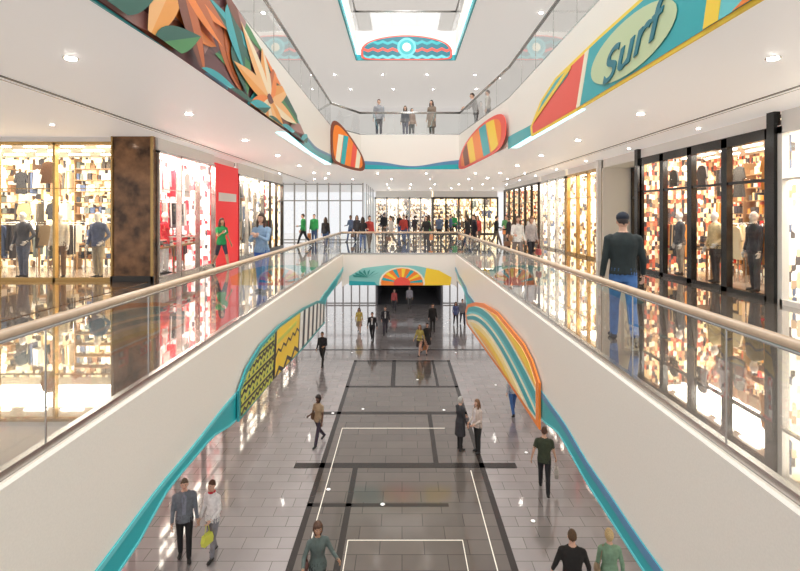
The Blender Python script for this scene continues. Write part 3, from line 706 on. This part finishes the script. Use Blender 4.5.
    for sgn,(fl,ab,el,inw) in zip((-1,1),arms):
        s0=T((sgn*(sx-.055),0,1.415)); s1=T((sgn*sx,0,1.395)); f=rad(fl); ab_=rad(ab)
        d1=Vector((sgn*S(ab_),S(f)*C(ab_),-C(f)*C(ab_))).normalized()
        e=s1+d1*.285; f2=rad(fl+el); d2=Vector((sgn*(S(ab_)-inw),S(f2),-C(f2))).normalized(); w=e+d2*.245
        k=.93 if fem else 1
        body.tube([s0,s1,s1+d1*.05],[.06*k,.064*k,.058*k],TP,12,.025)
        if sleeve=='long':
            body.tube([s1,e],[.058*k,.046*k],TP,12,.025); body.tube([e,w],[.046*k,.035*k],TP,12,.025)
        elif sleeve=='short':
            body.tube([s1,s1.lerp(e,.65)],[.06*k,.052*k],TP,12,.025); body.tube([s1.lerp(e,.6),e],[.042*k,.037*k],SN,12,.02); body.tube([e,w],[.037*k,.025*k],SN,12,.02)
        else:
            body.tube([s1,e],[.045*k,.037*k],SN,12,.025); body.tube([e,w],[.037*k,.025*k],SN,12,.02)
        body.tube([w-d2*.02,w+d2*.02],[.026*k,.024*k],SN,10,.02)
        N=Vector((-sgn,0,0)); N=(N-d2*N.dot(d2)); N=N.normalized() if N.length>.2 else Vector((0,0,-1)); Wd=d2.cross(N)
        if Wd.dot(Vector((0,1,.6)))<0: Wd=-Wd
        det.tube([w,w+d2*.03,w+d2*.09],[.026,.038,.038],SN,10,.03,ref=tuple(N),flat=.42)
        for i,(off,Lf) in enumerate([(.028,.068),(.010,.077),(-.009,.072),(-.026,.056)]):
            q=w+d2*.085+Wd*off; c1=(d2*C(.35)+N*S(.35)); c2=(d2*C(.85)+N*S(.85)); c3=(d2*C(1.3)+N*S(1.3))
            p1=q+c1*Lf*.45; p2=p1+c2*Lf*.32; p3=p2+c3*Lf*.26
            det.tube([q,p1,p2,p3],[.0095,.0088,.008,.006],SN,6)
        q=w+d2*.025+Wd*.03; t1=(d2*.7+Wd*.65+N*.3).normalized(); t2=(d2*.9+Wd*.2+N*.45).normalized()
        det.tube([q,q+t1*.035,q+t1*.035+t2*.03],[.012,.011,.008],SN,6)
        hands.append((w,d2,N,Wd))
    hc=T((0,.02,1.638)); HM=Matrix.Rotation(rad(hyaw),3,'Z')@Matrix.Rotation(rad(-hpitch-lean*.4),3,'X')
    nu,nv=20,16
    def hpnt(t,a):
        sx_,sy_,sz_=S(t)*C(a),S(t)*S(a),C(t)
        xx=.074*sx_;yy=.094*sy_;zz=.118*sz_
        if sz_<0: xx*=1-.32*(-sz_)**1.4; yy*= (1-.30*(-sz_)) if sy_<0 else (1-.06*(-sz_))
        if sy_>.6 and abs(sx_)<.5 and -.25<sz_<.1: yy-=.004*(1 if abs(sx_)>.2 else 0)
        return Vector((xx,yy,zz)),(sx_,sy_,sz_)
    vs=[];fs=[];hv=[]
    for i in range(nv+1):
        for j in range(nu):
            t=math.pi*i/nv; a=2*math.pi*j/nu
            p,(q1,q2,q3)=hpnt(t,a); vs.append(hc+HM@p)
            line=.06+.5*q2
            on = q3>line
            sc=1.10 if on else .9
            if style in('long','bob') : 
                on = q3>line or (q2<.45 and q3>-.75); sc=1.13 if on else .9
            if style=='curly': on = q3>.1+.4*q2 or q2<.25; sc=(1.38+.14*noise.noise(Vector((q1*4,q2*4,q3*4)))) if on else .9
            hv.append(hc+HM@(p*sc))
    for i in range(nv):
        for j in range(nu): fs.append((i*nu+j,(i+1)*nu+j,(i+1)*nu+(j+1)%nu,i*nu+(j+1)%nu))
    det.add(vs,fs,SN,True)
    if not mann and style!='bald': det.add(hv,fs,HR,True)
    H=lambda p: hc+HM@Vector(p)
    det.tube([H((0,.088,.018)),H((0,.104,-.018)),H((0,.094,-.03))],[.008,.014,.011],SN,8)
    det.ell(H((0,.074,-.094)),(.026,.02,.018),SN,10,6,HM)
    for s_ in (-1,1):
        det.ell(H((s_*.074,-.002,-.008)),(.009,.018,.03),SN,8,6,HM)
        if not mann:
            det.ell(H((s_*.03,.077,.006)),(.013,.009,.007),EYEW,8,6,HM); det.ell(H((s_*.03,.084,.006)),(.006,.004,.006),EYED,8,6,HM)
            det.tube([H((s_*.016,.089,.026)),H((s_*.032,.087,.031)),H((s_*.047,.076,.025))],[.003,.004,.002],HR,6)
    if not mann: det.ell(H((0,.085,-.055)),(.022,.008,.007),LIP,10,6,HM)
    if style=='long':
        det.tube([H((0,-.045,.04)),H((0,-.07,-.06)),H((0,-.085,-.17)),H((0,-.09,-.26))],[.078,.088,.082,.045],HR,14,.03,flat=.5)
        for s_ in (-1,1): det.tube([H((s_*.065,.0,.05)),H((s_*.085,.01,-.06)),H((s_*.08,.02,-.17)),H((s_*.07,.03,-.24))],[.02,.03,.028,.01],HR,8,.03)
    if style=='cap':
        det.ell(H((0,.0,.05)),(.085,.104,.078),SH,16,8,HM); det.ell(H((0,.11,.045)),(.06,.06,.008),SH,12,6,HM)
    if scarf: det.tube([T((.06*C(a*math.pi/6),.02+.07*S(a*math.pi/6),1.50)) for a in range(13)],.022,cloth(scarf),8)
    if bag:
        kind,side,col=bag; w,d2,N,Wd=hands[side]; BM=mat('bag_%03d_%03d_%03d'%tuple(int(c*255) for c in col),col,.4)
        g=w+d2*.10; sgn=-1 if side==0 else 1
        if kind=='hand':
            cx=g+Vector((0,0,-.30)); pts=[cx+Vector((0,-.13,-.12)),cx+Vector((0,.13,-.12)),cx+Vector((0,.15,-.02)),cx+Vector((0,.11,.1)),cx+Vector((0,-.11,.1)),cx+Vector((0,-.15,-.02))]
            det.prism([p+Vector((-.05,0,0)) for p in pts],(.1,0,0),BM)
            det.tube([cx+Vector((0,-.08,.1)),g+Vector((0,-.03,0)),g+Vector((0,.03,0)),cx+Vector((0,.08,.1))],.008,BM,6)
        elif kind=='shop':
            cx=g+Vector((0,0,-.42)); det.box(cx.x-.06,cx.x+.06,cx.y-.15,cx.y+.15,cx.z-.02,cx.z+.32,BM)
            det.tube([cx+Vector((0,-.07,.32)),g,cx+Vector((0,.07,.32))],.005,BM,6)
        elif kind=='shoulder':
            cx=Vector((sgn*.24,-.03,.98)); det.ell(cx,(.06,.15,.13),BM,14,8)
            det.tube([cx+Vector((0,-.1,.1)),T((sgn*.13,-.03,1.475)),cx+Vector((0,.1,.1))],.01,BM,6)
        elif kind=='phone':
            M3=Matrix((Wd,d2,N)).transposed(); c=w+d2*.1+N*.03
            q=[c+M3@Vector(p) for p in [(-.035,-.07,0),(.035,-.07,0),(.035,.07,0),(-.035,.07,0)]]; det.prism(q,N*.009,BM)
    out=remesh(body,vox)
    o=len(out.v); mm=[out.mi(m_) for m_ in det.mats]
    out.v+=det.v; out.f+=[[i+o for i in f] for f in det.f]; out.m+=[mm[k] for k in det.m]; out.sm+=det.sm
    s=h/1.755
    zmin=min(v_.z for v_ in out.v[:o])
    for v_ in out.v: v_.z-=zmin
    ob=out.build(name, Matrix.Scale(s,4))
    ob.location=(x,y,z); ob.rotation_euler=(0,0,rad(yaw)); return ob

CROSS=((35,8,95,1.1),(30,8,100,1.1)); PHONE=((10,10,15,0),(25,10,95,.35)); HIPS=((-5,28,45,.9),(5,7,12,0))
BAGUP=((5,8,15,0),(10,12,75,.3))
F0=.004
person('man',-4.72,10.85,F0,-160,1.78,top=(.17,.19,.22),bot=(.015,.015,.018),hair=(.12,.08,.05),arms=((5,8,15,0),(8,8,20,.1)),inner=(.25,.27,.33),outfit='jacket',hem=.86,legs=((8,6),(-8,8)),vox=.013)
person('woman',-4.15,10.95,F0,160,1.70,fem=True,top=(.85,.83,.82),bot=(.22,.22,.25),hair=(.10,.04,.02),arms=((5,10,50,.5),(5,10,15,0)),scarf=(.6,.03,.05),bag=('hand',0,(.7,.75,.1)),legs=((12,6),(-8,12)),vox=.013)
person('woman',-2.72,16.3,F0,150,1.64,fem=True,top=(.35,.25,.15),bot=(.04,.03,.05),skin=2,hair=(.02,.012,.01),style='curly',sleeve='short',arms=BAGUP,bag=('shoulder',1,(.15,.08,.04)),legs=WALK)
person('woman',-1.60,9.5,F0,200,1.69,fem=True,top=(.10,.13,.12),bot=(.03,.03,.03),skin=1,hair=(.10,.05,.03),style='curly',arms=((20,25,70,.2),(15,25,60,.2)),bag=('shoulder',1,(.12,.05,.04)),sleeve='long',legs=WALK2,vox=.013)
person('man',-3.95,24.8,F0,170,1.72,top=(.02,.02,.025),bot=(.02,.02,.02),skin=1,legs=WALK,arms=((10,10,70,.4),(5,8,20,0)))
person('woman',-2.7,31.5,F0,180,1.66,fem=True,top=(.7,.55,.15),bot=(.3,.25,.2),style='long',outfit='skirt',legs=WALK,arms=SWING,vox=.022)
person('man',-1.75,29.4,F0,175,1.80,top=(.02,.02,.025),bot=(.02,.02,.025),legs=WALK,arms=SWING,outfit='jacket',inner=(.8,.8,.8),vox=.022)
person('man',-1.05,31.2,F0,185,1.80,top=(.03,.03,.04),bot=(.05,.05,.07),legs=WALK2,arms=SWING,outfit='jacket',inner=(.7,.7,.7),vox=.022)
person('woman',.95,26.6,F0,150,1.68,fem=True,top=(.5,.42,.12),bot=(.05,.04,.04),style='long',hair=(.25,.12,.04),outfit='skirt',legs=WALK,arms=SWING,bag=('hand',0,(.3,.12,.04)),vox=.02)
person('woman',1.35,26.9,F0,190,1.70,fem=True,top=(.03,.03,.03),bot=(.35,.25,.15),style='bob',legs=WALK2,arms=SWING,outfit='dress',vox=.02)
person('man',1.95,31.8,F0,180,1.82,top=(.02,.02,.02),bot=(.02,.02,.02),legs=STAND,vox=.022)
person('woman',1.85,15.9,F0,-60,1.70,fem=True,top=(.035,.035,.04),bot=(.02,.02,.02),hair=(.45,.43,.40),style='bob',outfit='coat',arms=((8,8,60,.4),(5,8,15,0)))
person('woman',2.38,15.75,F0,120,1.68,fem=True,top=(.62,.52,.46),bot=(.02,.02,.02),hair=(.20,.10,.05),style='long',arms=((5,8,60,.4),(5,8,50,.3)),outfit='jacket',inner=(.75,.7,.7))
person('man',3.84,13.5,F0,-15,1.80,top=(.045,.06,.035),bot=(.015,.015,.02),hair=(.10,.05,.03),sleeve='short',arms=((-10,18,25,.1),(8,12,20,0)),bag=('hand',1,(.45,.42,.38)),legs=WALK)
person('man',3.1,9.1,F0,-10,1.80,top=(.015,.013,.012),bot=(.03,.03,.05),hair=(.10,.05,.02),arms=((5,20,30,.2),(5,20,30,.2)),outfit='jacket',legs=WALK,vox=.013)
person('woman',3.86,9.3,F0,-5,1.68,fem=True,top=(.22,.36,.24),bot=(.2,.2,.25),hair=(.62,.45,.22),style='bob',sleeve='long',arms=((5,10,20,.1),(-5,14,20,.1)),legs=WALK2,bag=('shoulder',0,(.35,.25,.15)),vox=.013)
person('man',4.15,18.7,F0,5,1.78,top=(.5,.55,.6),bot=(.06,.16,.42),legs=WALK2,arms=SWING)
person('woman',3.6,33.5,F0,180,1.68,fem=True,top=(.12,.16,.35),bot=(.05,.05,.06),style='long',vox=.022,arms=SWING,legs=WALK)
person('man',4.1,33.9,F0,180,1.80,top=(.3,.3,.32),bot=(.05,.05,.08),vox=.022,legs=WALK)
person('woman',-.6,39,F0,180,1.7,fem=True,top=(.5,.1,.1),bot=(.05,.05,.06),style='long',vox=.026,legs=WALK)
person('man',.6,39.8,F0,180,1.8,top=(.35,.35,.4),bot=(.1,.1,.1),vox=.026,legs=WALK2)
# middle floor
person('man',3.05,6.9,MID,-12,1.80,top=(.018,.028,.030),bot=(.06,.16,.40),hair=(.04,.03,.03),shoe=(.012,.018,.035),style='cap',arms=((-4,10,15,.05),(2,14,26,.12)),legs=((14,8),(-12,14)),vox=.012,bag=('phone',0,(.8,.8,.8)),hem=.93)
person('woman',-3.14,11.2,MID,170,1.78,fem=True,top=(.24,.36,.52),bot=(.03,.10,.40),hair=(.07,.04,.03),style='long',arms=CROSS,legs=((6,8),(-5,3)),vox=.012,hem=.90)
person('woman',-5.85,16.2,MID,-130,1.68,fem=True,top=(.02,.32,.10),bot=(.04,.05,.08),hair=(.06,.03,.02),style='long',arms=PHONE,sleeve='short',outfit='shorts',bag=('phone',1,(.9,.9,.9)),legs=WALK,skin=1)
person('woman',4.02,17.4,MID,185,1.74,fem=True,top=(.82,.80,.76),bot=(.25,.2,.18),hair=(.10,.05,.03),style='long',arms=BAGUP,bag=('shoulder',1,(.4,.2,.1)),legs=WALK)
person('woman',4.62,17.9,MID,190,1.70,fem=True,top=(.55,.50,.50),bot=(.03,.03,.04),hair=(.2,.1,.05),style='bob',arms=HANG,bag=('hand',0,(.6,.1,.1)),legs=WALK2)
rp=random.Random(5)
tops=[(.02,.02,.025),(.03,.35,.10),(.02,.02,.02),(.5,.06,.05),(.05,.05,.06),(.12,.18,.3),(.65,.62,.6),(.1,.3,.12),(.02,.02,.03)]
far=[(-5.45,27.6,1),(-4.95,28.2,1),(-3.9,25.5,0),(-2.75,30.5,4),(-1.9,24.2,0),(-1.6,24.5,3),(-.6,27.2,6),(1.15,23.6,2),(1.5,28,1),(2.3,30.8,5),(3.2,24.4,0),(3.6,24.9,8),(4.2,27.8,3),(5.0,26.5,2),(5.9,28.4,7),(2.9,32.6,0),(-3.2,31.2,5),(.3,33,8),(6.2,24,6),(4.75,22.2,0),(-1.3,36,0),(.9,35.3,4),(2,37,3),(-.2,40,0),(3.5,36,5),(5,38,2),(4.3,41,1),(.1,30.2,3)]
for i,(x,y,t) in enumerate(far):
    fm=rp.random()<.5
    person('woman' if fm else 'man',x,y,MID,rp.choice([180,170,200,0,20,90,-90,150]),rp.uniform(1.58,1.74) if fm else rp.uniform(1.70,1.86),fem=fm,top=tops[t],bot=rp.choice([(.02,.02,.03),(.05,.1,.25),(.15,.12,.1),(.03,.03,.03)]),skin=rp.choice([0,0,1]),style=rp.choice(['long','bob']) if fm else 'short',legs=rp.choice([WALK,WALK2,STAND]),arms=rp.choice([HANG,SWING,BAGUP]),vox=.026,bag=rp.choice([None,('shop',1,(.8,.3,.1)),('hand',0,(.2,.1,.06)),None]))
# upper floor
person('man',-1.05,22.7,UP,180,1.76,top=(.30,.30,.32),bot=(.03,.03,.05),vox=.022,legs=STAND)
person('woman',.15,22.9,UP,170,1.5,fem=True,top=(.05,.05,.06),bot=(.1,.1,.15),style='long',vox=.022)
person('woman',.45,23.2,UP,200,1.45,fem=True,top=(.3,.2,.15),bot=(.05,.05,.06),style='bob',vox=.022)
person('woman',1.35,22.7,UP,150,1.72,fem=True,top=(.22,.16,.12),bot=(.10,.08,.06),style='long',outfit='coat',vox=.022)
person('man',3.2,21.6,UP,90,1.80,top=(.35,.33,.33),bot=(.04,.04,.05),vox=.022,lean=12,arms=((35,8,40,.2),(35,8,40,.2)))
person('woman',3.55,20.6,UP,80,1.66,fem=True,top=(.6,.55,.5),bot=(.05,.05,.06),vox=.022)
for i,(x,y,yw,t,bt,fm) in enumerate([(-8.2,13.5,170,(.10,.12,.2),(.35,.3,.22),0),(-9.3,13.6,190,(.75,.68,.55),(.2,.12,.07),1),(-10.3,13.6,175,(.08,.08,.09),(.12,.14,.2),1),(7.9,11.2,95,(.04,.04,.05),(.05,.05,.06),1),(7.9,12.6,90,(.7,.55,.3),(.05,.04,.04),0),(7.9,14.2,85,(.05,.05,.06),(.3,.25,.2),1),(7.9,8.6,85,(.10,.14,.2),(.8,.78,.75),1),(-6.85,14.4,-90,(.75,.03,.05),(.8,.8,.8),1)]):
    person('mannequin',x,y,MID+.02,yw,1.8,fem=bool(fm),top=t,bot=bt,mann=True,vox=.018,arms=HANG if i%2 else HIPS)

# ------------------------------------------------------------ light & world
w=bpy.data.worlds.new('World'); scene.world=w; w.use_nodes=True
bg=w.node_tree.nodes['Background']; bg.inputs[0].default_value=(.98,.98,1,1); bg.inputs[1].default_value=1.0
def area(name,loc,sx,sy,e,col=(1,1,1),rot=(0,0,0)):
    l=bpy.data.lights.new(name,'AREA'); l.shape='RECTANGLE'; l.size=sx; l.size_y=sy; l.energy=e; l.color=col
    o=bpy.data.objects.new(name,l); o.location=loc; o.rotation_euler=rot; scene.collection.objects.link(o)
area('skylight_daylight',(.2,9,19.4),4.2,26,2200,(1,.985,.96))

cam=bpy.data.cameras.new('camera'); co=bpy.data.objects.new('camera',cam); scene.collection.objects.link(co)
cam.sensor_width=36; cam.lens=22.5; cam.shift_x=-.0025; cam.shift_y=-.0894
co.location=(0,0,CZ); co.rotation_euler=(rad(90),0,0); cam.clip_start=.05
scene.camera=co
scene.view_settings.view_transform='Standard'; scene.view_settings.exposure=0.0
